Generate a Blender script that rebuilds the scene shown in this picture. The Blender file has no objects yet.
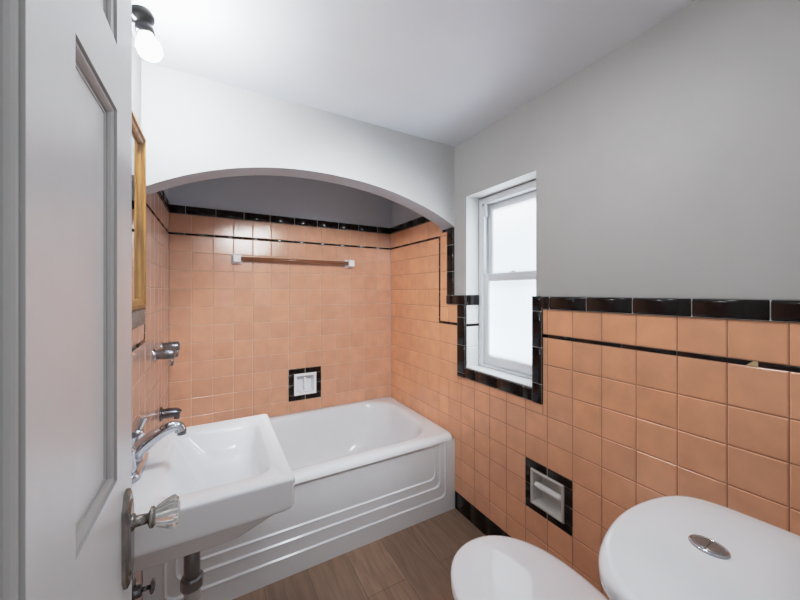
import bpy, bmesh, math, random
from math import sin, cos, pi, radians
from mathutils import Vector, Matrix
random.seed(7)
C = bpy.context.scene.collection
E = 1.237                      # eye height above the floor
D = 1.1985                     # right wall tile face (x)
L = -0.2264                    # left wall tile face (x)
B = 2.2745                     # back wall tile face (y)
AF = 1.4916                    # front face of the arch wall (y)
AT = 0.108                     # arch wall thickness
CZ = 0.835                     # ceiling, relative to the eye
FZ = -E                        # floor, relative to the eye
PU, PV = 0.1095, 0.1065        # tile pitch

# ---------------------------------------------------------------- materials
def lin(c):
    return tuple(((v/255)/12.92 if v/255 <= .04045 else ((v/255+.055)/1.055)**2.4) for v in c)
def mat(name, rgb, rough=.5, metal=0., coat=0., spec=.5, bump=None, var=None, trans=0., ior=1.5, emit=None):
    m = bpy.data.materials.new(name); m.use_nodes = True
    nt = m.node_tree; b = nt.nodes['Principled BSDF']
    col = (*lin(rgb), 1)
    b.inputs['Base Color'].default_value = col
    b.inputs['Roughness'].default_value = rough
    b.inputs['Metallic'].default_value = metal
    b.inputs['Coat Weight'].default_value = coat
    b.inputs['Coat Roughness'].default_value = .05
    b.inputs['Specular IOR Level'].default_value = spec
    b.inputs['Transmission Weight'].default_value = trans
    b.inputs['IOR'].default_value = ior
    if emit:
        b.inputs['Emission Color'].default_value = (*lin(emit[0]), 1)
        b.inputs['Emission Strength'].default_value = emit[1]
    tc = nt.nodes.new('ShaderNodeTexCoord')
    if var:                                   # (scale, amount): soft tonal unevenness
        n = nt.nodes.new('ShaderNodeTexNoise'); n.inputs['Scale'].default_value = var[0]
        n.inputs['Detail'].default_value = 4
        nt.links.new(tc.outputs['Object'], n.inputs['Vector'])
        r = nt.nodes.new('ShaderNodeMapRange')
        r.inputs['From Min'].default_value = .3; r.inputs['From Max'].default_value = .7
        r.inputs['To Min'].default_value = 1-var[1]; r.inputs['To Max'].default_value = 1+var[1]*.4
        nt.links.new(n.outputs['Fac'], r.inputs['Value'])
        mx = nt.nodes.new('ShaderNodeMix'); mx.data_type = 'RGBA'; mx.blend_type = 'MULTIPLY'
        mx.inputs[0].default_value = 1; mx.inputs[6].default_value = col
        nt.links.new(r.outputs['Result'], mx.inputs[7])
        nt.links.new(mx.outputs[2], b.inputs['Base Color'])
    if bump:                                  # (scale, strength, distance)
        n = nt.nodes.new('ShaderNodeTexNoise'); n.inputs['Scale'].default_value = bump[0]
        n.inputs['Detail'].default_value = 3
        nt.links.new(tc.outputs['Object'], n.inputs['Vector'])
        bp = nt.nodes.new('ShaderNodeBump'); bp.inputs['Strength'].default_value = bump[1]
        bp.inputs['Distance'].default_value = bump[2]
        nt.links.new(n.outputs['Fac'], bp.inputs['Height'])
        nt.links.new(bp.outputs['Normal'], b.inputs['Normal'])
    return m

M = {}
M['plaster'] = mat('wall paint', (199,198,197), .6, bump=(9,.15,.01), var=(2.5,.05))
M['alcove'] = mat('alcove cool shade paint', (196,206,218), .6, bump=(9,.15,.01), var=(2.5,.05))  # wall paint with the alcove's cool shade mixed into its colour
M['shaded_wall'] = mat('shaded wall paint', (184,181,178), .6, bump=(9,.15,.01), var=(2.5,.06))  # same wall paint, greyed to carry the shade of the window wall
M['ceiling'] = mat('ceiling paint', (234,236,241), .55, bump=(5,.2,.015), var=(1.2,.06))
M['grout'] = mat('grout', (150,108,80), .85)
M['pale_grout'] = mat('pale grout', (205,186,164), .85)
M['white_grout'] = mat('white grout', (205,203,198), .85)
M['black'] = mat('black glazed tile', (20,13,12), .16, spec=.3, bump=(25,.12,.004), var=(20,.3))
M['white_tile'] = mat('white glazed tile', (232,231,228), .15)
M['white_paint'] = mat('white gloss paint', (232,231,229), .3, bump=(30,.06,.003))
M['enamel'] = mat('tub enamel', (222,224,227), .16, bump=(6,.05,.004), var=(6,.03))
M['porcelain'] = mat('white porcelain', (238,239,241), .09, var=(5,.02))
M['plastic'] = mat('white toilet plastic', (242,243,246), .06)
M['chrome'] = mat('chrome', (205,208,214), .10, metal=1)
M['satin'] = mat('worn chrome', (150,152,156), .28, metal=.85, var=(40,.3))
M['dark_chrome'] = mat('tarnished chrome', (120,122,128), .25, metal=1)
M['grey_pipe'] = mat('grey pipe', (120,122,124), .3, metal=.7)
M['light_pipe'] = mat('pale plastic pipe', (178,178,176), .4)
M['nickel'] = mat('aged nickel', (150,147,142), .25, metal=1, var=(40,.3))
M['glass'] = mat('clear pressed glass', (240,242,240), .03, trans=.85, ior=1.5)
M['old_porcelain'] = mat('aged porcelain', (206,202,196), .12, var=(20,.08))
M['button'] = mat('satin chrome', (158,156,154), .3, metal=.8)
M['bakelite'] = mat('black bakelite', (18,18,17), .28)
M['bulb'] = mat('frosted bulb', (250,248,244), .4, emit=((238,246,252), 400))
M['mirror'] = mat('mirror', (235,238,238), .01, metal=1)
M['rod'] = mat('brown rod', (132,84,56), .2, coat=.5)
M['seal'] = mat('white sash paint', (222,224,226), .35)
M['mottled'] = mat('mottled grey metal', (150,146,140), .5, var=(60,.45))
M['dark_strip'] = mat('dark gap', (96,92,88), .7)
M['chip'] = mat('chipped tile body', (212,186,140), .8)
M['seat_gap'] = mat('rubber bumper', (170,172,174), .5)

def tile_material():
    m = bpy.data.materials.new('peach glazed tile'); m.use_nodes = True
    nt = m.node_tree; b = nt.nodes['Principled BSDF']
    a = nt.nodes.new('ShaderNodeVertexColor'); a.layer_name = 'tone'
    tc = nt.nodes.new('ShaderNodeTexCoord')
    n = nt.nodes.new('ShaderNodeTexNoise'); n.inputs['Scale'].default_value = 14; n.inputs['Detail'].default_value = 5
    nt.links.new(tc.outputs['Object'], n.inputs['Vector'])
    r = nt.nodes.new('ShaderNodeMapRange'); r.inputs['From Min'].default_value=.3; r.inputs['From Max'].default_value=.7
    r.inputs['To Min'].default_value=.92; r.inputs['To Max'].default_value=1.05
    nt.links.new(n.outputs['Fac'], r.inputs['Value'])
    mx = nt.nodes.new('ShaderNodeMix'); mx.data_type='RGBA'; mx.blend_type='MULTIPLY'; mx.inputs[0].default_value=1
    nt.links.new(a.outputs['Color'], mx.inputs[6]); nt.links.new(r.outputs['Result'], mx.inputs[7])
    nt.links.new(mx.outputs[2], b.inputs['Base Color'])
    b.inputs['Roughness'].default_value = .19
    bp = nt.nodes.new('ShaderNodeBump'); bp.inputs['Strength'].default_value=.1; bp.inputs['Distance'].default_value=.004
    n2 = nt.nodes.new('ShaderNodeTexNoise'); n2.inputs['Scale'].default_value = 22
    nt.links.new(tc.outputs['Object'], n2.inputs['Vector'])
    nt.links.new(n2.outputs['Fac'], bp.inputs['Height']); nt.links.new(bp.outputs['Normal'], b.inputs['Normal'])
    return m
M['tile'] = tile_material()

def floor_material():
    m = bpy.data.materials.new('grey brown plank floor'); m.use_nodes = True
    nt = m.node_tree; b = nt.nodes['Principled BSDF']; N = nt.nodes.new; K = nt.links.new
    tc = N('ShaderNodeTexCoord'); mp = N('ShaderNodeMapping'); mp.inputs['Rotation'].default_value=(0,0,pi/2)
    K(tc.outputs['Object'], mp.inputs['Vector'])
    br = N('ShaderNodeTexBrick'); br.offset=.37
    br.inputs['Color1'].default_value=(*lin((156,127,105)),1); br.inputs['Color2'].default_value=(*lin((134,108,90)),1)
    br.inputs['Mortar'].default_value=(*lin((78,64,55)),1)
    br.inputs['Scale'].default_value=1; br.inputs['Mortar Size'].default_value=.0009
    br.inputs['Brick Width'].default_value=1.22; br.inputs['Row Height'].default_value=.18
    K(mp.outputs['Vector'], br.inputs['Vector'])
    m2 = N('ShaderNodeMapping'); m2.inputs['Scale'].default_value=(22,2.2,1)
    K(tc.outputs['Object'], m2.inputs['Vector'])
    n = N('ShaderNodeTexNoise'); n.inputs['Scale'].default_value=1.6; n.inputs['Detail'].default_value=8; n.inputs['Distortion'].default_value=1.2
    K(m2.outputs['Vector'], n.inputs['Vector'])
    cr = N('ShaderNodeValToRGB'); cr.color_ramp.elements[0].position=.3; cr.color_ramp.elements[0].color=(.66,.63,.61,1)
    cr.color_ramp.elements[1].position=.7; cr.color_ramp.elements[1].color=(1.12,1.1,1.08,1)
    K(n.outputs['Fac'], cr.inputs['Fac'])
    mx = N('ShaderNodeMix'); mx.data_type='RGBA'; mx.blend_type='MULTIPLY'; mx.inputs[0].default_value=.9
    K(br.outputs['Color'], mx.inputs[6]); K(cr.outputs['Color'], mx.inputs[7])
    K(mx.outputs[2], b.inputs['Base Color']); b.inputs['Roughness'].default_value=.42
    bp = N('ShaderNodeBump'); bp.inputs['Strength'].default_value=.12; bp.inputs['Distance'].default_value=.002
    K(n.outputs['Fac'], bp.inputs['Height']); K(bp.outputs['Normal'], b.inputs['Normal'])
    return m
M['floor'] = floor_material()

def wood_material():
    m = bpy.data.materials.new('golden oak'); m.use_nodes = True
    nt = m.node_tree; b = nt.nodes['Principled BSDF']; N = nt.nodes.new; K = nt.links.new
    tc = N('ShaderNodeTexCoord'); mp = N('ShaderNodeMapping'); mp.inputs['Scale'].default_value=(60,60,4)
    K(tc.outputs['Object'], mp.inputs['Vector'])
    n = N('ShaderNodeTexNoise'); n.inputs['Scale'].default_value=1.5; n.inputs['Detail'].default_value=6
    K(mp.outputs['Vector'], n.inputs['Vector'])
    cr = N('ShaderNodeValToRGB')
    cr.color_ramp.elements[0].position=.3; cr.color_ramp.elements[0].color=(*lin((108,70,34)),1)
    cr.color_ramp.elements[1].position=.7; cr.color_ramp.elements[1].color=(*lin((192,144,84)),1)
    K(n.outputs['Fac'], cr.inputs['Fac']); K(cr.outputs['Color'], b.inputs['Base Color'])
    b.inputs['Roughness'].default_value=.35
    return m
M['oak'] = wood_material()

def door_material():
    m = mat('door paint', (226,227,228), .32, bump=(14,.12,.006), var=(4,.05))
    nt = m.node_tree; b = nt.nodes['Principled BSDF']
    return m
M['door'] = door_material()
M['moulding'] = mat('shaded moulding paint', (184,183,182), .35, var=(8,.06))  # door paint darkened to give the panel mouldings their shade

def frosted_material():
    m = bpy.data.materials.new('frosted window glass'); m.use_nodes = True
    nt = m.node_tree; nt.nodes.clear(); N = nt.nodes.new; K = nt.links.new
    out = N('ShaderNodeOutputMaterial'); t = N('ShaderNodeBsdfTranslucent'); g = N('ShaderNodeBsdfGlossy')
    t.inputs['Color'].default_value=(.90,.95,1,1); g.inputs['Roughness'].default_value=.15
    tc = N('ShaderNodeTexCoord'); n = N('ShaderNodeTexNoise'); n.inputs['Scale'].default_value=3.2; n.inputs['Detail'].default_value=.5
    K(tc.outputs['Object'], n.inputs['Vector'])
    cr = N('ShaderNodeValToRGB'); cr.color_ramp.elements[0].position=.3; cr.color_ramp.elements[0].color=(.76,.82,.87,1)
    cr.color_ramp.elements[1].position=.7; cr.color_ramp.elements[1].color=(.96,.98,1,1)
    K(n.outputs['Fac'], cr.inputs['Fac']); K(cr.outputs['Color'], t.inputs['Color'])
    mx = N('ShaderNodeMixShader'); mx.inputs[0].default_value=.06
    tr=N('ShaderNodeBsdfTransparent'); tr.inputs['Color'].default_value=(.93,.97,1,1)
    m0=N('ShaderNodeMixShader'); m0.inputs[0].default_value=.52
    K(t.outputs[0], m0.inputs[1]); K(tr.outputs[0], m0.inputs[2])
    K(m0.outputs[0], mx.inputs[1]); K(g.outputs[0], mx.inputs[2]); K(mx.outputs[0], out.inputs['Surface'])
    return m
M['frosted'] = frosted_material()

# ---------------------------------------------------------------- mesh helpers (z relative to the eye)
class MB:
    def __init__(s): s.v=[]; s.f=[]; s.m=[]; s.c=[]; s.mats=[]; s.sm=[]
    def mi(s, m):
        if m not in s.mats: s.mats.append(m)
        return s.mats.index(m)
    def face(s, idx, m, col=(1,1,1), smooth=False):
        s.f.append(list(idx)); s.m.append(s.mi(m)); s.c.append(col); s.sm.append(smooth)
    def add(s, pts, faces, m, col=(1,1,1), smooth=False):
        o=len(s.v); s.v += [tuple(p) for p in pts]
        for f in faces: s.face([o+i for i in f], m, col, smooth)
    def quad(s, pts, m): s.add(pts, [range(len(pts))], m)
    def box(s, x0,x1,y0,y1,z0,z1, m):
        P=[(x,y,z) for z in (z0,z1) for y in (y0,y1) for x in (x0,x1)]
        s.add(P, [(0,2,3,1),(4,5,7,6),(0,1,5,4),(2,6,7,3),(0,4,6,2),(1,3,7,5)], m)
    def bbox(s, x0,x1,y0,y1,z0,z1, m, r=.003, seg=2, smooth=True):   # bevelled box
        bm=bmesh.new(); bmesh.ops.create_cube(bm,size=1)
        for v in bm.verts: v.co=Vector((x0+(v.co.x+.5)*(x1-x0), y0+(v.co.y+.5)*(y1-y0), z0+(v.co.z+.5)*(z1-z0)))
        bmesh.ops.bevel(bm, geom=bm.edges[:], offset=r, segments=seg, profile=.5, affect='EDGES', clamp_overlap=True)
        s.bm(bm, m, smooth)
    def bm(s, bm, m, smooth=True, mtx=None):
        bm.verts.index_update()
        s.add([(mtx@v.co if mtx else v.co)[:] for v in bm.verts], [[v.index for v in f.verts] for f in bm.faces], m, smooth=smooth)
        bm.free()
    def loft(s, rings, m, closed=True, cap0=False, cap1=False, smooth=True, flip=False):
        n=len(rings[0]); o=len(s.v)
        for r in rings: s.v += [tuple(p) for p in r]
        for i in range(len(rings)-1):
            for j in range(n if closed else n-1):
                k=(j+1)%n; q=[o+i*n+j, o+i*n+k, o+(i+1)*n+k, o+(i+1)*n+j]
                s.face(q[::-1] if flip else q, m, smooth=smooth)
        if cap0: s.face([o+j for j in range(n)][::1 if flip else -1], m, smooth=False)
        if cap1: s.face([o+(len(rings)-1)*n+j for j in range(n)][::-1 if flip else 1], m, smooth=False)
    def lathe(s, prof, origin, axis, m, n=32, smooth=True, cap0=True, cap1=True):   # prof: (r, h)
        a=Vector(axis).normalized(); u=a.orthogonal().normalized(); w=a.cross(u); o=Vector(origin)
        rings=[[o+a*h+(u*cos(2*pi*i/n)+w*sin(2*pi*i/n))*max(r,1e-5) for i in range(n)] for r,h in prof]
        s.loft(rings, m, cap0=cap0, cap1=cap1, smooth=smooth)
    def tube(s, pts, rad, m, n=16, smooth=True, sub=6):
        P=[Vector(p) for p in pts]; R=rad if isinstance(rad,(list,tuple)) else [rad]*len(P)
        if sub and len(P)>2:
            Q=[];S=[]
            for i in range(len(P)-1):
                p0=P[max(i-1,0)];p1=P[i];p2=P[i+1];p3=P[min(i+2,len(P)-1)]
                for k in range(sub):
                    t=k/sub
                    Q.append(.5*((2*p1)+(p2-p0)*t+(2*p0-5*p1+4*p2-p3)*t*t+(3*p1-p0-3*p2+p3)*t**3)); S.append(R[i]*(1-t)+R[i+1]*t)
            Q.append(P[-1]); S.append(R[-1]); P,R=Q,S
        u=None; rings=[]
        for i,p in enumerate(P):
            t=(P[min(i+1,len(P)-1)]-P[max(i-1,0)]).normalized()
            u=t.orthogonal().normalized() if u is None else (u-t*u.dot(t)).normalized()
            w=t.cross(u)
            rings.append([p+(u*cos(2*pi*j/n)+w*sin(2*pi*j/n))*R[i] for j in range(n)])
        s.loft(rings, m, cap0=True, cap1=True, smooth=smooth)
    def build(s, name, parent=None, base=None, label=None, cat=None, group=None, kind=None, wn=False):
        """link as ONE object; origin at base (eye-relative), z shifted so that the floor is 0"""
        me=bpy.data.meshes.new(name)
        b=Vector(base) if base else Vector((0,0,FZ))
        me.from_pydata([(x-b.x, y-b.y, z-b.z) for x,y,z in s.v], [], s.f)
        for m in s.mats: me.materials.append(m)
        me.polygons.foreach_set('material_index', s.m); me.polygons.foreach_set('use_smooth', s.sm)
        if any(c!=(1,1,1) for c in s.c):
            at=me.color_attributes.new('tone','FLOAT_COLOR','CORNER'); k=0; buf=[]
            for f,c in zip(s.f,s.c): buf += [c[0],c[1],c[2],1.0]*len(f)
            at.data.foreach_set('color', buf)
        me.update(); o=bpy.data.objects.new(name, me); C.objects.link(o)
        if parent is None: o.location=(b.x,b.y,b.z+E)
        else:
            o.parent=parent; o.location=Vector((b.x,b.y,b.z+E))-wloc(parent)
        tag(o,label,cat,group,kind)
        return o
def wloc(o):
    p=Vector(o.location)
    while o.parent: o=o.parent; p=p+Vector(o.location)
    return p
def tag(o,label=None,cat=None,group=None,kind=None):
    if label: o['label']=label
    if cat: o['category']=cat
    if group: o['group']=group
    if kind: o['kind']=kind
def thing(name,label,cat,base,group=None,kind=None):
    o=bpy.data.objects.new(name,None); C.objects.link(o); o.location=(base[0],base[1],base[2]+E); o.empty_display_size=.05
    tag(o,label,cat,group,kind); return o
def rrect(x0,x1,y0,y1,r,z,k=6,n=10):
    """rounded rectangle ring, constant point count (counter clockwise)"""
    r=min(r,(x1-x0)/2-1e-4,(y1-y0)/2-1e-4); P=[]
    for cx,cy,a in ((x1-r,y1-r,0),(x0+r,y1-r,90),(x0+r,y0+r,180),(x1-r,y0+r,270)):
        P += [(cx+r*cos(radians(a+90*i/k)), cy+r*sin(radians(a+90*i/k))) for i in range(k+1)]
    out=[]
    for i,p in enumerate(P):
        out.append((p[0],p[1],z)); q=P[(i+1)%len(P)]
        if i%(k+1)==k:
            out += [(p[0]+(q[0]-p[0])*t/n, p[1]+(q[1]-p[1])*t/n, z) for t in range(1,n)]
    return out

# wall mappings: (u, v, out) -> point
RW=lambda u,v,n:(D-n,u,v)
LW=lambda u,v,n:(L+n,u,v)
BW=lambda u,v,n:(u,B-n,v)
FLIP={RW:False, LW:True, BW:True}
def pillow(mb, mp, u0,u1,v0,v1, m, base=-.004, proud=0., inset=.0028, drop=.0018, seg=1, col=(1,1,1), tilt=(0,0), flip=False, smooth=False):
    rings=[[(u0,v0,base),(u1,v0,base),(u1,v1,base),(u0,v1,base)]]
    for k in range(seg+1):
        a=pi/2*k/seg; i=inset*(1-cos(a)) if seg>1 else inset*k; h=proud-drop+drop*(sin(a) if seg>1 else k)
        rings.append([(u0+i,v0+i,h),(u1-i,v0+i,h),(u1-i,v1-i,h),(u0+i,v1-i,h)])
    uc,vc=(u0+u1)/2,(v0+v1)/2
    R=[[mp(u,v,n+(tilt[0]*(u-uc)+tilt[1]*(v-vc) if n>base else 0)) for u,v,n in r] for r in rings]
    o=len(mb.v)
    for r in R: mb.v+=r
    fl=FLIP.get(mp,flip)
    for i in range(len(R)-1):
        for j in range(4):
            k=(j+1)%4; q=[o+i*4+j,o+i*4+k,o+i*4+4+k,o+i*4+4+j]
            mb.face(q if fl==False else q[::-1], m, col, smooth and i>0)
    q=[o+(len(R)-1)*4+j for j in range(4)]
    mb.face(q if not fl else q[::-1], m, col, False)
BASE=lin((238,173,133)); PINK_SHEEN=lin((226,190,172)); GOLD=lin((212,160,131))  # the left wall's sheen is mixed into the pink tile colour
def tone(BASE=BASE):
    k=1+random.uniform(-.05,.05); w=random.uniform(-.025,.025)
    return (BASE[0]*k*(1+w*.3),BASE[1]*k,BASE[2]*k*(1-w))
def clip_lines(a,b,lines):
    L_=[a]+[l for l in sorted(lines) if a+.008<l<b-.008]+[b]
    return list(zip(L_,L_[1:]))
def field(mb, mp, rect, ul, vl, gap=.0011, grout=None, m=None, white=False, base=None):
    u0,u1,v0,v1=rect
    gq=[mp(u0,v0,-.0022),mp(u1,v0,-.0022),mp(u1,v1,-.0022),mp(u0,v1,-.0022)]
    mb.quad(gq if not FLIP.get(mp) else gq[::-1], grout or M['grout'])
    for a,b in clip_lines(u0,u1,ul):
        for c,d in clip_lines(v0,v1,vl):
            pillow(mb,mp,a+gap,b-gap,c+gap,d-gap, m or M['tile'], col=(.99,.99,.99) if white else tone(base or BASE),
                   tilt=(random.gauss(0,.004),random.gauss(0,.004)))
def cap_run(mb, mp, u0,u1,v0,v1, along='u', step=.1535, start=None, proud=.010, inset=.012, drop=.009, m=None, gap=.0012):
    """a run of glazed liner tiles with light joints between"""
    lo,hi=(u0,u1) if along=='u' else (v0,v1)
    lines=[]; s=start if start is not None else lo
    k=math.ceil((lo-s)/step)
    while s+k*step<hi: lines.append(s+k*step); k+=1
    gq=[mp(u0+.001,v0+.001,proud-.0045),mp(u1-.001,v0+.001,proud-.0045),mp(u1-.001,v1-.001,proud-.0045),mp(u0+.001,v1-.001,proud-.0045)]
    mb.quad(gq if not FLIP.get(mp) else gq[::-1], M['white_grout'])
    ins=min(inset,(hi-lo)*.3, ((v1-v0) if along=='u' else (u1-u0))*.45)
    for a,b in clip_lines(lo,hi,lines):
        A,Bb=a+(gap if a>lo else 0),b-(gap if b<hi else 0)
        q=(A,Bb,v0,v1) if along=='u' else (u0,u1,A,Bb)
        # rounded only across the short side: bevel strips lengthwise
        liner(mb,mp,*q,along,m or M['black'],proud,ins,drop)
def liner(mb,mp,u0,u1,v0,v1,along,m,proud,ins,drop,seg=5):
    lo,hi=(v0,v1) if along=='u' else (u0,u1)
    prof=[(lo,-.004)]+[(lo+ins*(1-cos(pi/2*k/seg)),proud-drop+drop*sin(pi/2*k/seg)) for k in range(seg+1)]
    prof+=[(hi-ins*(1-cos(pi/2*k/seg)),proud-drop+drop*sin(pi/2*k/seg)) for k in range(seg,-1,-1)]+[(hi,-.004)]
    e0,e1=(u0,u1) if along=='u' else (v0,v1); be=.0015
    rings=[]
    for e,dn in ((e0,.0025),(e0+be,0),(e1-be,0),(e1,.0025)):
        rings.append([mp(*((e,c) if along=='u' else (c,e)),max(n-dn,-.004)) for c,n in prof])
    fl=FLIP.get(mp,False)
    if along=='v': fl=not fl
    mb.loft(rings,m,closed=False,smooth=True,flip=not fl)
    for r,f in ((rings[0],not fl),(rings[-1],fl)):
        mb.add(r,[range(len(r)) if f else range(len(r)-1,-1,-1)],m)

# ---------------------------------------------------------------- room heights
CAP=(-.073,-.018); STR=(-.190,-.177); ACAP=(.45,.50); ASTR=(.330,.342); BT=-1.14; SPRING=.376
YA=.2266
UR=[YA+k*PU for k in range(-4,22)]
UB=[L+k*PU for k in range(0,14)]
VL=[.336-k*PV for k in range(0,16)]
VR=[-.190]+[-.304-k*PV for k in range(0,9)]
WY0,WY1,WZ0,WZ1=.940,1.3915,-.4157,.523        # window opening in the right wall
WX=1.292                                       # face of the window frame
TRW=.0605
YV=1.631                                       # vertical thin stripe
FY=.085                                        # room face of the doorway wall
OUT=.20

# ---------------------------------------------------------------- right wall
w=MB(); x0,x1=D+.004,D+OUT
P=M['plaster']
PY0,PY1=YA+5*PU,YA+7*PU; PZ1=-.304-4*PV; PZ0=PZ1-2*PV      # paper holder
HM=.040
for y0,y1,z0,z1 in ((-.03,PY0+HM,FZ,CZ),(PY0+HM,PY1-HM,FZ,PZ0+HM),(PY0+HM,PY1-HM,PZ1-HM,WZ0),(PY0+HM,WY0,WZ0,CZ),
                    (PY1-HM,WY1,FZ,WZ0),(WY0,WY1,WZ1,CZ),(WY1,AF+.05,FZ,CZ),(AF+.05,B+.12,FZ,CZ)): w.box(x0,x1,y0,y1,z0,z1,M['alcove'] if y0>AF else M['shaded_wall'])
ZS=-.304-2*PV
field(w,RW,(FY,.9055,ZS,STR[0]),UR,VR); field(w,RW,(.9055,1.457,ZS,-.472),UR,VR); field(w,RW,(1.457,YV,ZS,STR[0]),UR,VR)
field(w,RW,(FY,.9055,STR[1],CAP[0]),UR,[])
for r in ((FY,YV,PZ1,ZS),(FY,PY0,PZ0,PZ1),(PY1,YV,PZ0,PZ1),(FY,YV,BT,PZ0)): field(w,RW,r,UR,VR)
field(w,RW,(YV,B,-.90,STR[0]),UR,VL)
field(w,RW,(YV,B,STR[0],ASTR[0]),[u for u in UR if u>YV+.03],VL)
field(w,RW,(1.457,1.551,STR[1],CAP[0]),UR,[])
field(w,RW,(1.551,YV-.006,STR[1],SPRING-.002),UR,VL)
field(w,RW,(YV-.006,B,ASTR[1],ACAP[0]),UR,[])
# white tiled far and near reveal of the window recess
VW=[-.09-.1065*k for k in range(0,5)]
RVf=lambda u,v,n:(u,WY1-.0045-n,v)
RVn=lambda u,v,n:(u,WY0+.0045+n,v)
FLIP[RVf]=True; FLIP[RVn]=False
for rv in (RVf,RVn):
    for z0,z1 in ((WZ0,STR[0]),(STR[1],CAP[0])):
        field(w,rv,(D+.006,WX,z0,z1),[],VW,grout=M['white_grout'],m=M['white_tile'],white=True)
for (a,b,ya,yb) in ((D+.0045,WX,WY1-.001,WY1-.0005),(D+.0045,WX,WY0+.0005,WY0+.001)):
    w.box(a,b,ya,yb,CAP[1],WZ1,M['white_paint'])
w.box(D+.0045,WX,WY0,WY1,WZ1-.001,WZ1-.0005,M['white_paint'])
w.box(D+.002,WX,WY0,WY1,WZ0-.002,WZ0+.004,M['white_paint'])
w.build('wall_right',label='right wall with peach square tiles below and shade-toned plaster above, holding the window',cat='wall',kind='structure')

t=MB()
cap_run(t,RW,FY,.9055,*CAP,'u',start=.2555)
cap_run(t,RW,.9055,.955,-.472,CAP[1],'v',start=-.0815)
cap_run(t,RW,.955,1.3905,-.472,-.4155,'u',start=1.0)
cap_run(t,RW,1.3905,1.457,-.472,CAP[0],'v',start=-.142)
cap_run(t,RW,1.3905,1.551,*CAP,'u',start=1.495,step=.2)
cap_run(t,RW,AF,1.551,CAP[1],SPRING-.004,'v',start=.118)
t.box(D-.0015,D+.002,1.551,AF+AT,SPRING-.02,SPRING-.004,M['black'])
for rv in (RVf,RVn): cap_run(t,rv,D+.006,WX,*CAP,'u',proud=.003,inset=.006,drop=.003)
t.build('trim_1',label='thick black glazed cap tiles along the right wall and around the window',cat='tile trim',kind='structure')

def strip(mb,mp,a,b,c,d,along,step=.1535,start=0): cap_run(mb,mp,a,b,c,d,along,step=step,start=start,proud=.001,inset=.003,drop=.002,gap=.0007)
t=MB()
strip(t,RW,FY,.278,*STR,'u',start=.13)
strip(t,RW,.300,.9055,*STR,'u',start=.447)
t.add([RW(.278,STR[0],.0008),RW(.278,STR[1],.0008),RW(.300,STR[1],.0008),RW(.300,STR[0],.0008)],[(0,1,2,3)],M['chip'])
t.add([RW(.300,STR[0],.001),RW(.300,STR[1],.001),RW(.2865,STR[1],.001)],[(0,1,2)],M['black'])
strip(t,RW,1.457,YV+.006,*STR,'u')
strip(t,RW,YV-.006,YV+.006,STR[1],ASTR[1],'v')
strip(t,RW,YV+.006,B,*ASTR,'u')
for rv in (RVf,RVn): strip(t,rv,D+.006,WX,*STR,'u',start=5)
t.build('trim_2',label='thin black pencil stripe let into the right wall tiles, chipped near the toilet',cat='tile trim',kind='structure')
t=MB(); cap_run(t,RW,FY,1.49,FZ,BT,'u',step=PU,start=YA+.03,proud=.002,inset=.004,drop=.003)
t.build('baseboard_right',label='black square base tiles along the foot of the right wall',cat='baseboard',kind='structure')

# ---------------------------------------------------------------- back wall
SX0,SX1,SZ0,SZ1=L+6*PU,L+8*PU,-.735,-.5205    # soap dish
w=MB()
for a,b_,c,d in ((L-.1,SX0+HM,FZ,CZ),(SX1-HM,D+OUT,FZ,CZ),(SX0+HM,SX1-HM,FZ,SZ0+HM),(SX0+HM,SX1-HM,SZ1-HM,CZ)): w.box(a,b_,B+.004,B+.12,c,d,M['alcove'])
for r in ((L,SX0,-.90,ASTR[0]),(SX1,D,-.90,ASTR[0]),(SX0,SX1,-.90,SZ0),(SX0,SX1,SZ1,ASTR[0])): field(w,BW,r,UB,VL,grout=M['pale_grout'],base=GOLD)
field(w,BW,(L,D,ASTR[1],ACAP[0]),UB,[],grout=M['pale_grout'],base=GOLD)
w.build('wall_back',label='peach tiled wall behind the bathtub with shade-toned plaster above it',cat='wall',kind='structure')
t=MB(); cap_run(t,BW,L,D,*ACAP,'u',start=L+.08)
cap_run(t,RW,AF+AT,B-.01,*ACAP,'u',start=1.62); cap_run(t,LW,AF+AT,B-.01,*ACAP,'u',start=1.62)
t.build('trim_3',label='thick black glazed cap tiles around the top of the tub alcove',cat='tile trim',kind='structure')
t=MB(); strip(t,BW,L,D,*ASTR,'u'); t.build('trim_4',label='thin black pencil stripe across the wall behind the tub',cat='tile trim',kind='structure')

# ---------------------------------------------------------------- left wall
w=MB(); w.box(L-.12,L-.004,-.03,AF+.05,FZ,CZ,P); w.box(L-.12,L-.004,AF+.05,B+.12,FZ,CZ,M['alcove'])
YL=1.532
field(w,LW,(FY,YL,BT,STR[0]),UR,VR,grout=M['pale_grout'],base=PINK_SHEEN); field(w,LW,(FY,1.43,STR[1],CAP[0]),UR,[],grout=M['pale_grout'],base=PINK_SHEEN)
field(w,LW,(YL,B,-.90,ASTR[0]),UR,VL,grout=M['pale_grout'],base=PINK_SHEEN); field(w,LW,(1.49,YL-.006,STR[1],SPRING-.002),UR,VL,grout=M['pale_grout'],base=PINK_SHEEN)
field(w,LW,(1.43,1.49,STR[1],CAP[0]),UR,[],grout=M['pale_grout'],base=PINK_SHEEN)
field(w,LW,(YL-.006,B,ASTR[1],ACAP[0]),UR,[],grout=M['pale_grout'],base=PINK_SHEEN)
w.build('wall_left',label='left wall with peach tiles, partly hidden behind the open door',cat='wall',kind='structure')
t=MB(); cap_run(t,LW,FY,1.43,*CAP,'u'); cap_run(t,LW,1.43,1.49,CAP[0],SPRING-.004,'v')
t.build('trim_5',label='thick black glazed cap tiles on the left wall behind the mirror',cat='tile trim',kind='structure')
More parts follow.
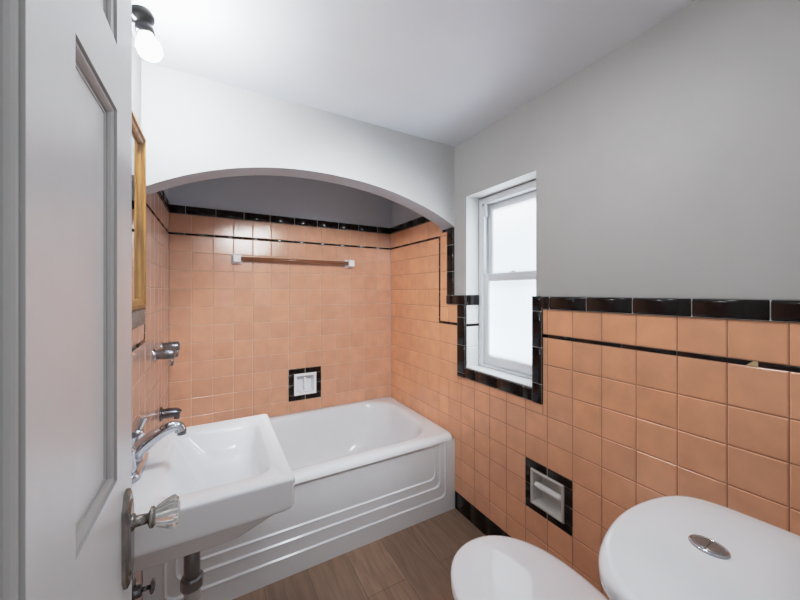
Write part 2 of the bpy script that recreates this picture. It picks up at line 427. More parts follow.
t=MB(); strip(t,LW,FY,YL+.006,*STR,'u'); strip(t,LW,YL-.006,YL+.006,STR[1],ASTR[1],'v'); strip(t,LW,YL+.006,B,*ASTR,'u')
t.build('trim_6',label='thin black pencil stripe on the left wall near the mirror and shower',cat='tile trim',kind='structure')

# ---------------------------------------------------------------- arch wall
AX=(L+D)/2+.0; HW=(D-L)/2; RISE=.171
R_=(HW*HW+RISE*RISE)/(2*RISE)
w=MB(); n=64; a0=[]
def arch_z(x):
    s=max(-1,min(1,(x-AX)/HW))
    z=SPRING+RISE*(1-abs(s)**2.15)**.93
    return z + .012*(1-s*s)*(-s)*1.2
xs=[L-.004+(D-L+.008)*i/n for i in range(n+1)]
for yy,fl in ((AF,False),(AF+AT,True)):
    for i in range(n):
        q=[(xs[i],yy,arch_z(max(L,min(D,xs[i])))),(xs[i+1],yy,arch_z(max(L,min(D,xs[i+1])))),(xs[i+1],yy,CZ),(xs[i],yy,CZ)]
        w.quad(q if not fl else q[::-1],P if not fl else M['alcove'])
for i in range(n):
    za,zb=arch_z(max(L,min(D,xs[i]))),arch_z(max(L,min(D,xs[i+1])))
    w.quad([(xs[i],AF,za),(xs[i],AF+AT,za),(xs[i+1],AF+AT,zb),(xs[i+1],AF,zb)],M['alcove'])
w.build('wall_arch',label='pale plaster wall with a shallow arch over the bathtub alcove',cat='wall',kind='structure')

# ---------------------------------------------------------------- front wall (doorway), ceiling, floor
DX0,DX1,DZ1=-.132,.53,.785
w=MB()
w.box(L-.004,DX0,-.03,FY,FZ,CZ,P); w.box(DX1,D+.004,-.03,FY,FZ,CZ,P); w.box(DX0,DX1,-.03,FY,DZ1,CZ,P)
w.build('wall_front',label='plaster wall with the doorway the photo is taken from',cat='wall',kind='structure')
w=MB(); w.box(L-.12,D+OUT,-.03,B+.12,CZ,CZ+.1,M['ceiling']); w.build('ceiling',label='light grey painted ceiling',cat='ceiling',kind='structure')
w=MB(); w.box(L-.12,D+OUT,-1.2,B+.12,FZ-.1,FZ,M['floor']); w.build('floor',label='grey brown wood look plank floor',cat='floor',kind='structure')

# ---------------------------------------------------------------- window
win=thing('window_1','white double hung sash window with frosted panes in the right wall','window',(WX,(WY0+WY1)/2,WZ0),kind='structure')
S_=M['seal']
def frame_boxes(mb,x0,x1,y0,y1,z0,z1,ws,wt,wb,m,r=.003):
    mb.bbox(x0,x1,y0,y0+ws,z0,z1,m,r); mb.bbox(x0,x1,y1-ws,y1,z0,z1,m,r)
    mb.bbox(x0,x1,y0+ws-.001,y1-ws+.001,z1-wt,z1,m,r); mb.bbox(x0,x1,y0+ws-.001,y1-ws+.001,z0,z0+wb,m,r)
f=MB(); fz0=WZ0+.004
f.box(WX-.0,WX+.075,WY0+.001,WY0+.004,fz0,WZ1-.001,M['dark_strip']);  # thin dark strip between the near reveal and the frame
frame_boxes(f,WX,WX+.075,WY0+.003,WY1-.003,fz0,WZ1-.004,.026,.034,.012,S_)
f.bbox(WX+.004,WX+.02,WY1-.040,WY1-.028,.10,WZ1-.05,S_,.002); f.bbox(WX+.004,WX+.02,WY0+.028,WY0+.040,.10,WZ1-.05,S_,.002)
f.bbox(WX+.004,WX+.016,WY1-.056,WY1-.042,.415,WZ1-.04,S_,.002)
f.build('window_frame',win)
def sash(name,x,z0,z1,wt,wb):
    s=MB(); frame_boxes(s,x,x+.024,WY0+.030,WY1-.030,z0,z1,.034,wt,wb,S_,.004)
    o=s.build(name,win)
    g=MB(); g.box(x+.010,x+.013,WY0+.060,WY1-.060,z0+wb-.004,z1-wt+.004,M['frosted']); g.build('pane',o)
    return o
sash('upper_sash',WX+.042,.060,WZ1-.038,.034,.038)
lo=sash('lower_sash',WX+.014,WZ0+.016,.100,.042,.052)
k=MB(); k.bbox(WX+.016,WX+.034,1.15,1.18,.099,.104,S_,.002); k.bbox(WX+.018,WX+.03,1.158,1.172,.103,.108,S_,.002); k.build('sash_lock',win)

# ---------------------------------------------------------------- door leaf
XF,TH=-.128,.035
door=MB(); Y0,Y1,Z0,Z1=.091,.741,FZ+.012,.765
cols=((.195,.3655),(.471,.6406)); rows=((-1.04,-.53),(-.284,.274),(.372,.69))
Dm=M['door']
for a,b in ((Y0,cols[0][0]),(cols[0][1],cols[1][0]),(cols[1][1],Y1)): door.box(XF-TH,XF,a,b,Z0,Z1,Dm)
for a,b in cols:
    zz=[Z0]+[v for r in rows for v in r]+[Z1]
    for i in range(0,len(zz),2): door.box(XF-TH,XF,a,b,zz[i],zz[i+1],Dm)
    for c,d in rows:
        door.box(XF-TH+.0125,XF-.0125,a,b,c,d,Dm)
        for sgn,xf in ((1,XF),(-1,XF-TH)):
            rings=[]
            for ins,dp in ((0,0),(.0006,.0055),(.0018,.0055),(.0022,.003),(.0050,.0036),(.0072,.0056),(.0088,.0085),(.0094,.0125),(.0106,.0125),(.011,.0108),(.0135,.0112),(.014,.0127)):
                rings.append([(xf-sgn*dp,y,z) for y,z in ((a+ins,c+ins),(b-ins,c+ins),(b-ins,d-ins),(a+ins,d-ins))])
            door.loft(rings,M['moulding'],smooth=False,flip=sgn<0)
dr=door.build('door_1',base=(XF-TH/2,Y0,Z0),label='open white painted panel door with a glass knob at the left of the picture',cat='door',kind='structure')
p=MB(); ky,kz=.690,-.381
def octo(y0,y1,z0,z1,c,x): return [(x,y,z) for y,z in ((y0+c,z0),(y1-c,z0),(y1,z0+c*1.6),(y1,z1-c*1.6),(y1-c,z1),(y0+c,z1),(y0,z1-c*1.6),(y0,z0+c*1.6))]
for sg,xf in ((1,XF),(-1,XF-TH)):
    rr=[octo(ky-.023,ky+.025,-.482,-.328,.014,xf-sg*.0005),octo(ky-.023,ky+.025,-.482,-.328,.014,xf+sg*.005),octo(ky-.019,ky+.021,-.476,-.334,.012,xf+sg*.008),octo(ky-.014,ky+.016,-.466,-.344,.009,xf+sg*.0075),octo(ky-.012,ky+.014,-.463,-.347,.008,xf+sg*.010)]
    p.loft(rr,M['nickel'],smooth=False,cap1=True,flip=sg<0)
p.build('door_plate',dr)
kn=MB(); kn.lathe([(.013,.005),(.013,.012),(.009,.014),(.008,.030),(.012,.032),(.0165,.034),(.0165,.038),(.013,.041)],(XF,ky,kz),(1,0,0),M['nickel'],24)
kb=kn.build('knob_shank',dr)
g=MB(); nf=12; rings=[]
for r,h in ((.012,.0405),(.0165,.043),(.0225,.054),(.0265,.064),(.0265,.068),(.021,.0735),(.010,.0755)):
    rings.append([(XF+h,ky+r*(1 if j%2 else .93)*cos(2*pi*j/(2*nf)),kz+r*(1 if j%2 else .93)*sin(2*pi*j/(2*nf))) for j in range(2*nf)])
g.loft(rings,M['glass'],smooth=False,cap0=True,cap1=True); g.build('glass_knob',kb,label='fluted clear glass door knob')
g=MB(); g.lathe([(.0165,-.038-TH),(.0225,-.054-TH),(.0265,-.064-TH),(.021,-.0735-TH)][::-1] if 0 else [(.009,-TH-.052),(.0105,-TH-.05),(.0105,-TH-.04),(.008,-TH-.038),(.008,-TH)],(XF,ky,kz),(1,0,0),M['nickel'],24)
g.build('inner_knob',dr)
for zc in (-.95,.0,.55):
    h=MB()
    h.lathe([(.006,-.045),(.006,.045)],(XF+.002,Y0-.002,zc),(0,0,1),M['nickel'],12)
    h.box(XF-.03,XF+.001,Y0-.003,Y0,zc-.045,zc+.045,M['nickel'])
    h.build('hinge',dr)

# ---------------------------------------------------------------- bathtub
TF,RZ=1.480,-.811
tub=thing('bathtub','white enamel alcove bathtub with stepped lines on its apron','bathtub',((L+D)/2,(TF+B)/2,FZ))
m=M['enamel']; b=MB()
tx0,tx1,ty0,ty1=L+.002,D-.002,TF,B-.002
rings=[]
def tr(i,z,r): rings.append(rrect(tx0,tx1,ty0+i,ty1,r,z,k=8,n=14))
# rim: down-turned front lip, rounded, then flat rim, soft roll into the basin
for k in range(7):
    a=pi/2*k/6; rings.append(rrect(tx0+.012*(1-cos(a)),tx1-.012*(1-cos(a)),ty0+.034*(1-cos(a)),ty1-.006*(1-cos(a)),.03,RZ-.034+.034*sin(a),k=8,n=14))
bx0,bx1,by0,by1=tx0+.10,tx1-.085,ty0+.078,ty1-.050
def br(i,dz,r,el=0): rings.append(rrect(bx0+i,bx1-i-el,by0+i*.8,by1-i*.8,r,RZ+dz,k=8,n=14))
br(-.022,-.001,.19); br(-.010,-.003,.20); br(-.002,-.009,.20); br(.006,-.022,.20); br(.018,-.08,.20,.01); br(.032,-.17,.19,.03); br(.045,-.25,.18,.07); br(.060,-.30,.16,.11); br(.085,-.325,.14,.15); br(.125,-.335,.10,.18); br(.2,-.338,.06,.2)
b.loft(rings,m,cap1=True)
# apron: stepped recessed panel, U shaped steps, open under the rim
def U(i,zb,r,y,k=8):
    xa,xb,zt=tx0+i,tx1-i,RZ-.030
    P_=[(xa,zt),(xa,(zt+zb)/2)]+[(xa+r-r*cos(pi/2*j/k),zb+r-r*sin(pi/2*j/k)) for j in range(k+1)]
    P_+=[((xa+xb)/2,zb)]+[(xb-r+r*sin(pi/2*j/k),zb+r-r*cos(pi/2*j/k)) for j in range(k+1)]+[(xb,(zt+zb)/2),(xb,zt)]
    return [(x,y,z) for x,z in P_]
yo=TF+.0005
steps=[(.0,FZ,.001,yo)]
for i,zb in ((.066,-1.150),(.100,-1.088),(.130,-1.040)):
    r=.03
    steps+=[(i-.006,zb-.006,r+.006,steps[-1][3]),(i-.004,zb-.004,r+.005,steps[-1][3]-.002),(i-.001,zb-.001,r+.002,steps[-1][3]-.002),(i+.0045,zb+.0045,r,steps[-1][3]+.0045),(i+.007,zb+.007,r-.002,steps[-1][3]+.0050)]
b.loft([U(*s) for s in steps],m,closed=False,smooth=False,flip=True)
last=U(*steps[-1]); b.add(last,[range(len(last))],m)
b.box(tx0,tx0+.002,TF+.004,TF+.06,FZ,RZ-.03,m); b.box(tx1-.002,tx1,TF+.004,TF+.06,FZ,RZ-.03,m)
b.build('tub_shell',tub)
d_=MB(); d_.lathe([(.036,0),(.036,.004),(.03,.006),(.0,.006)],(L+.33,1.87,RZ-.338),(0,0,1),M['chrome'],28); d_.build('tub_drain',tub)
d_=MB(); d_.lathe([(.036,0),(.036,.006),(.03,.010),(.0,.011)],(bx0+.018,1.87,RZ-.11),(1,0,.15),M['chrome'],28); d_.build('overflow_plate',tub)

# ---------------------------------------------------------------- wall hung sink
SX,SY0,SY1,SZ=.168,.800,1.278,-.440
sink=thing('wall_hung_sink','white rectangular wall hung sink with a chrome faucet','sink',(L,(SY0+SY1)/2,SZ-.12))
m=M['porcelain']; b=MB(); sx0=L+.001; rings=[]
def sr(a,b_,c,d,r,z): rings.append(rrect(a,b_,c,d,r,z,k=6,n=8))
sr(sx0,.020,SY0+.085,SY1-.085,.03,SZ-.140)
sr(sx0,.045,SY0+.050,SY1-.050,.03,SZ-.134)
sr(sx0,.066,SY0+.028,SY1-.028,.03,SZ-.118)
sr(sx0,SX-.032,SY0+.012,SY1-.012,.02,SZ-.080)
sr(sx0,SX-.014,SY0+.005,SY1-.005,.014,SZ-.0755)
sr(sx0,SX-.006,SY0+.002,SY1-.002,.013,SZ-.072)
sr(sx0,SX-.003,SY0+.0008,SY1-.0008,.012,SZ-.067)
sr(sx0,SX-.0025,SY0+.0004,SY1-.0004,.012,SZ-.063)
sr(sx0,SX,SY0,SY1,.012,SZ-.011); sr(sx0,SX,SY0,SY1,.012,SZ-.007)
for k in range(5):
    a=pi/2*(k+1)/5; e=.007*(1-cos(a)); sr(sx0,SX-e,SY0+e,SY1-e,.011,SZ-.007+.007*sin(a))
ix0,ix1,iy0,iy1=-.108,.122,.860,1.208
sr(ix0-.008,ix1+.006,iy0-.006,iy1+.006,.040,SZ-.0005); sr(ix0,ix1,iy0,iy1,.036,SZ-.004); sr(ix0+.010,ix1-.004,iy0+.005,iy1-.005,.034,SZ-.014)
sr(ix0+.036,ix1-.012,iy0+.022,iy1-.022,.04,SZ-.050); sr(ix0+.055,ix1-.022,iy0+.045,iy1-.045,.045,SZ-.082); sr(ix0+.075,ix1-.045,iy0+.085,iy1-.085,.045,SZ-.099); sr(ix0+.095,ix1-.08,iy0+.14,iy1-.14,.02,SZ-.103)
b.loft(rings,m,cap0=True,cap1=True); b.build('basin',sink)
# back ledge raised against the wall
fa=MB(); fy=1.035; fx=-.178
fr=[]
for z,e in ((0,0),(.010,0),(.016,.004),(.018,.010)): fr.append(rrect(fx-.026+e,fx+.026-e,fy-.080+e,fy+.080-e,.024,SZ+z,k=6,n=4))
fa.loft(fr,M['chrome'],cap0=True,cap1=True)
fa.lathe([(.022,.014),(.020,.030),(.017,.045),(.012,.052),(0,.054)],(fx,fy,SZ),(0,0,1),M['chrome'],24)
fau=fa.build('faucet',sink,label='chrome two handle sink faucet')
s=MB(); s.tube([(fx-.002,fy,SZ+.030),(fx+.022,fy,SZ+.055),(fx+.050,fy,SZ+.076),(fx+.076,fy,SZ+.088),(fx+.094,fy,SZ+.088),(fx+.101,fy,SZ+.076)],[.020,.0185,.0165,.0145,.013,.013],M['chrome'],20)
s.lathe([(.0105,0),(.0105,.012)],(fx+.1025,fy,SZ+.066),(0,0,1),M['dark_chrome'],20); s.build('spout',fau)
for sg in (1,-1):
    s=MB(); hy=fy+sg*.056
    s.lathe([(.019,.014),(.0175,.030),(.0145,.050),(.015,.060),(.017,.066),(.015,.076),(.006,.080),(0,.0805)],(fx,hy,SZ),(0,0,1),M['chrome'],24)
    s.tube([(fx,hy,SZ+.070),(fx+.005,hy+sg*.004,SZ+.088),(fx+.011,hy+sg*.008,SZ+.106)],[.009,.0095,.0115],M['chrome'],14); s.build('lever_handle',fau)
dp=MB(); px,py=-.052,1.03
dp.lathe([(.019,-.31),(.019,0)],(px,py,SZ-.12),(0,0,1),M['grey_pipe'],24)
tp=dp.build('drain_pipe',sink)
n_=MB(); n_.lathe([(.022,-.018),(.0265,-.015),(.0265,.010),(.023,.014)],(px,py,SZ-.325),(0,0,1),M['grey_pipe'],10,smooth=False); n_.build('slip_nut',tp)
t_=MB(); t_.tube([(px,py,SZ-.335),(px,py,SZ-.42),(px-.012,py,SZ-.475),(px-.045,py,SZ-.497),(px-.078,py,SZ-.475),(px-.088,py,SZ-.42),(px-.105,py,SZ-.375),(px-.14,py,SZ-.365),(L+.004,py,SZ-.365)],.0195,M['light_pipe'],18); t_.build('drain_trap',tp)
e_=MB(); e_.lathe([(.042,0),(.040,.006),(.026,.016)],(L+.001,py,SZ-.365),(1,0,0),M['dark_chrome'],28); e_.build('wall_flange',tp)
bk=MB(); bk.bbox(-.10,-.06,.945,.985,SZ-.155,SZ-.118,M['dark_chrome'],.004); bk.build('overflow_elbow',sink)

vx,vy,vz=-.165,.97,-.70
valve=thing('shutoff_valve','small chrome water shutoff valve on the left wall below the sink','valve',(L,vy,vz))
v_=MB(); v_.lathe([(.026,0),(.024,.006),(.008,.010),(.008,.04),(.014,.042),(.014,.075),(.009,.078)],(L+.001,vy,vz),(1,0,0),M['dark_chrome'],20)
v_.lathe([(.009,0),(.009,.03),(.006,.032),(.006,.12)],(L+.058,vy,vz),(0,0,1),M['dark_chrome'],14); v_.build('valve_body',valve)
v_=MB(); v_.lathe([(.005,.07),(.005,.092)],(L+.001,vy,vz),(1,0,0),M['dark_chrome'],12)
bm=bmesh.new(); bmesh.ops.create_uvsphere(bm,u_segments=20,v_segments=12,radius=1); v_.bm(bm,M['dark_chrome'],True,Matrix.Translation((L+.098,vy,vz))@Matrix.Diagonal((.006,.021,.013,1))); v_.build('valve_handle',valve)

# ---------------------------------------------------------------- toilet
tcx=.737
toilet=thing('toilet','white two piece toilet with closed seat lid and dual flush button','toilet',(tcx,.45,FZ))
def egg(cx,cy,wd,lf,lb,z,n=56,ef=2.12,eb=2.35):
    P_=[]
    for i in range(n):
        t_=2*pi*i/n; c,s_=cos(t_),sin(t_); e=ef if s_>0 else eb
        P_.append((cx+wd*math.copysign(abs(c)**(2/e),c), cy+(lf if s_>0 else lb)*math.copysign(abs(s_)**(2/e),s_), z))
    return P_
SZT=-.815; pc=M['porcelain']
b=MB(); rings=[]
for z,wd,lf,lb,cy in ((FZ+.001,.115,.150,.32,.50),(FZ+.02,.118,.155,.32,.50),(FZ+.06,.108,.14,.31,.50),(FZ+.14,.112,.15,.30,.51),(FZ+.22,.135,.175,.28,.54),(FZ+.29,.158,.205,.26,.57),(FZ+.345,.172,.222,.25,.585),(FZ+.375,.176,.227,.25,.588),(FZ+.386,.172,.224,.246,.588)): rings.append(egg(tcx,cy,wd,lf,lb,z))
b.loft(rings,pc,cap0=True,cap1=True)
b.bbox(tcx-.11,tcx+.11,FY+.02,.40,FZ+.001,FZ+.372,pc,.02,4); b.build('bowl',toilet)
b=MB(); rings=[]
for z,i in ((FZ+.388,.004),(FZ+.392,0),(FZ+.400,0),(FZ+.404,.004)): rings.append(egg(tcx,.59,.187-i,.240-i,.26-i,z))
b.loft(rings,M['plastic'],cap0=True,cap1=True); b.build('seat',toilet)
b=MB(); rings=[]
for z,i in ((FZ+.4055,.006),(FZ+.408,.001),(FZ+.413,-.001),(FZ+.4185,.003),(FZ+.4220,.010),(FZ+.4245,.022),(FZ+.4265,.05),(FZ+.428,.09),(FZ+.4285,.13)): rings.append(egg(tcx,.59,.187-i,.240-i*1.1,.26-i*1.1,z))
b.loft(rings,M['plastic'],cap0=True,cap1=True); b.build('seat_lid',toilet)
for sg in (1,-1):
    b=MB(); b.lathe([(.014,0),(.014,.026),(.010,.030),(0,.031)],(tcx+sg*.075,.345,FZ+.386),(0,0,1),M['plastic'],18); b.build('seat_hinge',toilet)
TZ=-.425; ty0_=FY+.008
def tankring(i,z,hw=.197,ymax=.351):
    """flat back, gently bowed front with rounded corners, turned a few degrees"""
    k=48; xc=tcx-.026; e=min(i,.02); yb=ty0_+.016+max(e,0); P_=[(xc-hw+e,yb,z),(xc,yb,z),(xc+hw-e,yb,z)]
    for j in range(k+1):
        s_=cos(pi*j/k)
        P_.append((xc+(hw-e)*s_, ymax-e-.050*s_*s_-.034*abs(s_)**10-.03*abs(s_)**40, z))
    f=1-(i-e)/hw; yc=.21; ca,sa=cos(radians(4)),sin(radians(4))
    return [(xc+((x-xc)*ca-(y-yc)*sa)*f, yc+((y-yc)*ca+(x-xc)*sa)*f, zz) for x,y,zz in P_]
b=MB(); rings=[tankring(.035,FZ+.372),tankring(.022,FZ+.40),tankring(.014,FZ+.55),tankring(.010,TZ-.045)]
b.loft(rings,pc,cap0=True,cap1=True); b.build('tank',toilet)
b=MB(); rings=[tankring(.004,TZ-.044),tankring(-.001,TZ-.040),tankring(-.002,TZ-.024)]
for k in range(1,6):
    a=pi/2*k/5; rings.append(tankring(-.002+.018*(1-cos(a)),TZ-.024+.018*sin(a)))
rings+= [tankring(.03,TZ-.0035),tankring(.05,TZ-.0015),tankring(.09,TZ)]
b.loft(rings,pc,cap0=True,cap1=True); tl=b.build('tank_lid',toilet)
bx_,by_=.716,.223
def oval(rx,ry,z,n=40): return [(bx_+rx*cos(2*pi*i/n),by_+ry*sin(2*pi*i/n),z) for i in range(n)]
f=MB(); f.loft([oval(.0215,.0265,TZ-.004),oval(.0215,.0265,TZ+.002),oval(.020,.025,TZ+.004),oval(.0175,.0225,TZ+.004),oval(.017,.022,TZ+.002)],M['chrome'],cap1=True)
fb=f.build('flush_button',tl,label='oval chrome dual flush button')
for sg in (1,-1):
    f=MB(); rr=[]
    for s_,z in ((1,TZ+.0022),(1,TZ+.0040),(.93,TZ+.0048)):
        rr.append([(bx_-.0162*s_*cos(pi*j/20), by_+sg*(.0008+.0207*s_*sin(pi*j/20)), z) for j in range(21)])
    f.loft(rr,M['button'],cap1=True,flip=sg<0,smooth=False); 
    for face in (): pass
    f.v=f.v; f.build('button_half',tl)

# ---------------------------------------------------------------- wall fittings
# soap dish in the back wall
sd=thing('soap_dish','white recessed soap dish with black tile border in the wall behind the tub','soap dish',((SX0+SX1)/2,B,SZ0))
def tile_border(mp,u0,u1,v0,v1,wd,parent):
    f=MB()
    uc,vc=(u0+u1)/2,(v0+v1)/2; g=.0012
    q=[mp(u0,v0,-.002),mp(u1,v0,-.002),mp(u1,v1,-.002),mp(u0,v1,-.002)]; 
    for a,b_,c,d in ((u0,uc,v0,v0+wd),(uc,u1,v0,v0+wd),(u0,uc,v1-wd,v1),(uc,u1,v1-wd,v1)):
        liner(f,mp,a+g,b_-g,c,d,'u',M['black'],.002,.004,.003); 
    for a,b_,c,d in ((u0,u0+wd,v0+wd,vc),(u0,u0+wd,vc,v1-wd),(u1-wd,u1,v0+wd,vc),(u1-wd,u1,vc,v1-wd)):
        liner(f,mp,a,b_,c+g*.5,d-g*.5,'v',M['black'],.002,.004,.003)
    for a,b_,c,d in ((u0,u1,v0,v0+wd),(u0,u1,v1-wd,v1),(u0,u0+wd,v0,v1),(u1-wd,u1,v0,v1)):
        qq=[mp(a,c,-.0004),mp(b_,c,-.0004),mp(b_,d,-.0004),mp(a,d,-.0004)]; f.quad(qq if not FLIP[mp] else qq[::-1],M['pale_grout'])
    return f.build('tile_border',parent,label='black glazed tile border')
def niche(mp,u0,u1,v0,v1,lip,deep,m,parent,name):
    f=MB()
    def rg(i,n): return [mp(u,v,n) for u,v in ((u0+i,v0+i),(u1-i,v0+i),(u1-i,v1-i),(u0+i,v1-i))]
    rr=[rg(0,-.004),rg(0,.006),rg(.003,.010),rg(lip-.005,.010),rg(lip,.006),rg(lip+.002,-.012),rg(lip+.006,-deep)]
    f.loft(rr,m,cap1=True,smooth=False,flip=FLIP[mp]); return f.build(name,parent)
tile_border(BW,SX0,SX1,SZ0,SZ1,.036,sd)
a0,a1,c0,c1=SX0+.034,SX1-.034,SZ0+.034,SZ1-.034
n_=niche(BW,a0,a1,c0,c1,.020,.05,M['porcelain'],sd,'dish_insert')
tr_=MB(); tr_.bbox(a0+.030,a1-.030,B-.016,B-.002,c0+.022,c0+.034,M['porcelain'],.004); tr_.bbox(a0+.065,a0+.080,B-.014,B-.002,c0+.030,c1-.026,M['porcelain'],.004); tr_.build('grab_bar',sd)

# paper holder on the right wall
ph=thing('paper_holder','white recessed toilet paper holder with black tile border low on the right wall','toilet paper holder',(D,(PY0+PY1)/2,PZ0))
tile_border(RW,PY0,PY1,PZ0,PZ1,.034,ph)
a0,a1,c0,c1=PY0+.032,PY1-.032,PZ0+.032,PZ1-.032
niche(RW,a0,a1,c0,c1,.012,.045,M['old_porcelain'],ph,'holder_insert')
r_=MB(); r_.lathe([(.006,0),(.011,.004),(.012,.02),(.012,a1-a0-.050),(.011,a1-a0-.034),(.006,a1-a0-.030)],(D+.004,a0+.015,(c0+c1)/2+.012),(0,1,0),M['white_paint'],20); r_.build('roller',ph)

# towel bar on the back wall
tb=thing('towel_bar','brown towel rod between two white ceramic brackets on the wall above the tub','towel bar',(.483,B,.20))
bz=.203
for xc in (.118,.852):
    q=MB(); 
    rr=[]
    for s_,n in ((.030,-.001),(.030,.010),(.024,.016),(.019,.022),(.019,.046),(.022,.050),(.022,.064),(.019,.068)): rr.append([BW(xc+s_*du,bz+s_*dv,n) for du,dv in ((-1,-1),(1,-1),(1,1),(-1,1))])
    q.loft(rr,M['porcelain'],cap1=True,smooth=False,flip=True); q.build('bracket',tb)
q=MB(); q.lathe([(.0105,0),(.0105,.852-.118-.036)],(.118+.018,B-.052,bz+.002),(1,0,0),M['rod'],20); q.build('rod',tb)

# shower valves, tub spout, shower head on the left wall of the alcove
def shower_handle(y,label):
    t_=thing('shower_valve',label,'shower handle',(L,y,-.268),group='shower valve handles')
    f=MB(); f.lathe([(.030,0),(.029,.004),(.020,.012),(.014,.016)],(L+.0005,y,-.268),(1,0,0),M['chrome'],28); f.build('flange',t_)
    f=MB(); f.lathe([(.022,.008),(.022,.030),(.024,.033),(.024,.070),(.020,.076),(0,.077)],(L,y,-.268),(1,0,0),M['satin'],24)
    f.bbox(L+.054,L+.072,y-.009,y+.009,-.322,-.262,M['chrome'],.004); f.build('lever',t_)
shower_handle(1.735,'chrome shower handle on the left tiled wall, nearer the mirror')
shower_handle(1.955,'chrome shower handle on the left tiled wall, nearer the back corner')
ts=thing('tub_spout','dark chrome tub spout low on the left tiled wall behind the sink faucet','tub spout',(L,1.93,-.585))
f=MB(); f.lathe([(.034,0),(.034,.005),(.026,.010)],(L+.0005,1.93,-.585),(1,0,0),M['dark_chrome'],28); f.build('flange',ts)
f=MB(); f.tube([(L+.006,1.93,-.585),(L+.04,1.93,-.585),(L+.062,1.93,-.587),(L+.076,1.93,-.596)],[.023,.023,.022,.019],M['dark_chrome'],22); f.lathe([(.012,0),(.012,.02)],(L+.066,1.93,-.618),(0,0,1),M['dark_chrome'],18); f.build('spout',ts)
sh=thing('wall_shower','grey shower head half hidden behind the arch at the left','shower head',(L,1.87,.66))
f=MB(); f.lathe([(.026,0),(.024,.006),(.012,.012)],(L-.003,1.87,.66),(1,0,0),M['dark_chrome'],24); f.tube([(L,1.87,.66),(L+.06,1.87,.660),(L+.11,1.87,.635),(L+.145,1.87,.60)],.009,M['dark_chrome'],14); f.build('shower_arm',sh)
f=MB(); f.lathe([(.011,-.005),(.014,.012),(.030,.034),(.036,.044),(.036,.050),(.031,.052),(.029,.047),(.0,.046)],(L+.142,1.87,.606),(.35,0,-1),M['grey_pipe'],28); f.build('spray_face',sh)

# mirror cabinet on the left wall
mc=thing('mirror_cabinet','golden oak framed mirror cabinet on the left wall above the sink','mirror cabinet',(L,1.05,-.102))
my0,my1,mz0,mz1=.80,1.312,-.052,.487; fx0,fx1=L+.0005,-.190; fw=.030
f=MB()
def fr(i,x): return [(x,y,z) for y,z in ((my0+i,mz0+i),(my1-i,mz0+i),(my1-i,mz1-i),(my0+i,mz1-i))]
f.loft([fr(0,fx0),fr(0,fx1-.004),fr(.004,fx1),fr(fw*.45,fx1+.001),fr(fw*.55,fx1-.004),fr(fw-.005,fx1-.006),fr(fw,fx1-.010),fr(fw+.001,-.2045)],M['oak'],smooth=False,flip=False); f.build('frame',mc)
f=MB(); f.box(fx0,-.2035,my0+fw-.004,my1-fw+.004,mz0+fw-.004,mz1-fw+.004,M['mirror']); f.build('mirror_glass',mc)
f=MB(); f.bbox(fx0,fx1-.001,my0+.002,my1-.006,mz0-.050,mz0-.0005,M['mottled'],.003); f.build('bottom_rail',mc,label='grey metal bottom rail')

# vanity light above the mirror
vl=thing('vanity_light','wall light above the mirror with a glowing white bulb in a black socket','wall light',(L,1.08,.70))
f=MB(); f.bbox(L-.003,L+.018,.93,1.20,.665,.775,M['chrome'],.006,3); f.build('backplate',vl)
so=Vector((-.172,1.10,.742)); ax=Vector((.22,.08,-1)).normalized()
f=MB(); f.tube([(L+.016,1.10,.735),(-.195,1.10,.742),tuple(so-ax*.004)],.007,M['bakelite'],12); f.build('arm',vl)
f=MB(); f.lathe([(.012,-.010),(.026,-.004),(.030,.008),(.028,.018),(.019,.024),(.018,.032),(.0215,.036),(.0215,.050),(.018,.054)],so,ax,M['bakelite'],28); f.build('socket',vl)
f=MB(); f.lathe([(.012,.052),(.015,.058),(.022,.066),(.0275,.076),(.029,.086),(.027,.098),(.020,.108),(.010,.114),(0,.1155)],so,ax,M['bulb'],28); f.build('bulb',vl)

# ---------------------------------------------------------------- light
def area(name,loc,rot,sx,sy,power,col=(1,1,1)):
    l=bpy.data.lights.new(name,'AREA'); l.shape='RECTANGLE'; l.size=sx; l.size_y=sy; l.energy=power; l.color=col
    o=bpy.data.objects.new(name,l); C.objects.link(o); o.location=loc; o.rotation_euler=rot; return o
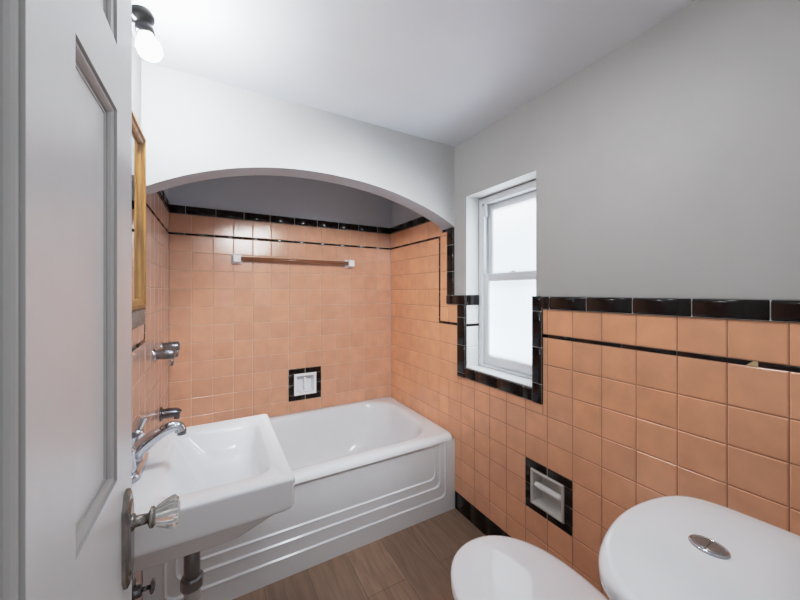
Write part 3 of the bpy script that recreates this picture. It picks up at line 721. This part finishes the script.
# daylight just outside the window, shining in through the frosted panes
area('window_daylight',(WX+1.15,(WY0+WY1)/2-.1,E+1.55),(0,radians(52),0),1.3,1.6,115,(.92,.97,1))
# added fill outside the window, aimed up to brighten the ceiling
area('upward_fill',(WX+1.0,(WY0+WY1)/2,E-1.25),(0,radians(128),0),.9,1.6,105,(.93,.97,1))
# added fill behind the camera, shining in through the doorway
area('doorway_fill',(.20,-.75,E+.45),(radians(78),0,radians(-8)),.62,1.1,1.0,(.90,.97,1))
# unseen lamp without a fitting, added to lift the toilet and floor
area('toilet_fill',(.60,.50,E+CZ-.03),(0,0,0),.16,.16,3.7,(.90,.96,1))
# invented spot near the doorway, put in to brighten the tub alcove
sl=bpy.data.lights.new('alcove_fill','SPOT'); sl.energy=150; sl.spot_size=radians(58); sl.spot_blend=.5; sl.shadow_soft_size=.26; sl.color=(.90,.96,1)
so_=bpy.data.objects.new('alcove_fill',sl); C.objects.link(so_); so_.location=(.35,.13,E+.74)
so_.rotation_euler=(Vector((.68,2.1,-.26))-Vector((.35,.13,.74))).to_track_quat('-Z','Y').to_euler()
wd=bpy.data.worlds.new('World'); bpy.context.scene.world=wd; wd.use_nodes=True
bg=wd.node_tree.nodes['Background']; bg.inputs[0].default_value=(.92,.95,1,1); bg.inputs[1].default_value=.5

# ---------------------------------------------------------------- camera
F=328.3
cam=bpy.data.cameras.new('Camera'); co=bpy.data.objects.new('Camera',cam); C.objects.link(co)
cam.sensor_width=36; cam.lens=F*36/800; cam.shift_y=-(300-291.87)/800; cam.clip_start=.01
co.location=(0,0,E); co.rotation_euler=(radians(90),0,-radians(29.455))
sc=bpy.context.scene; sc.camera=co
sc.view_settings.view_transform='Standard'; sc.view_settings.look='None'; vs=sc.view_settings; vs.exposure=0
# gentle shoulder so that the bright window keeps its tone
vs.use_curve_mapping=True; cm=vs.curve_mapping; cm.white_level=(4,4,4); cm.extend='HORIZONTAL'
cv=cm.curves[3]
for x,y in ((.02,.085),(.08,.33),(.16,.59),(.30,.78),(.55,.89)): cv.points.new(x,y)
cv.points[-1].location=(1,.97); cm.update()
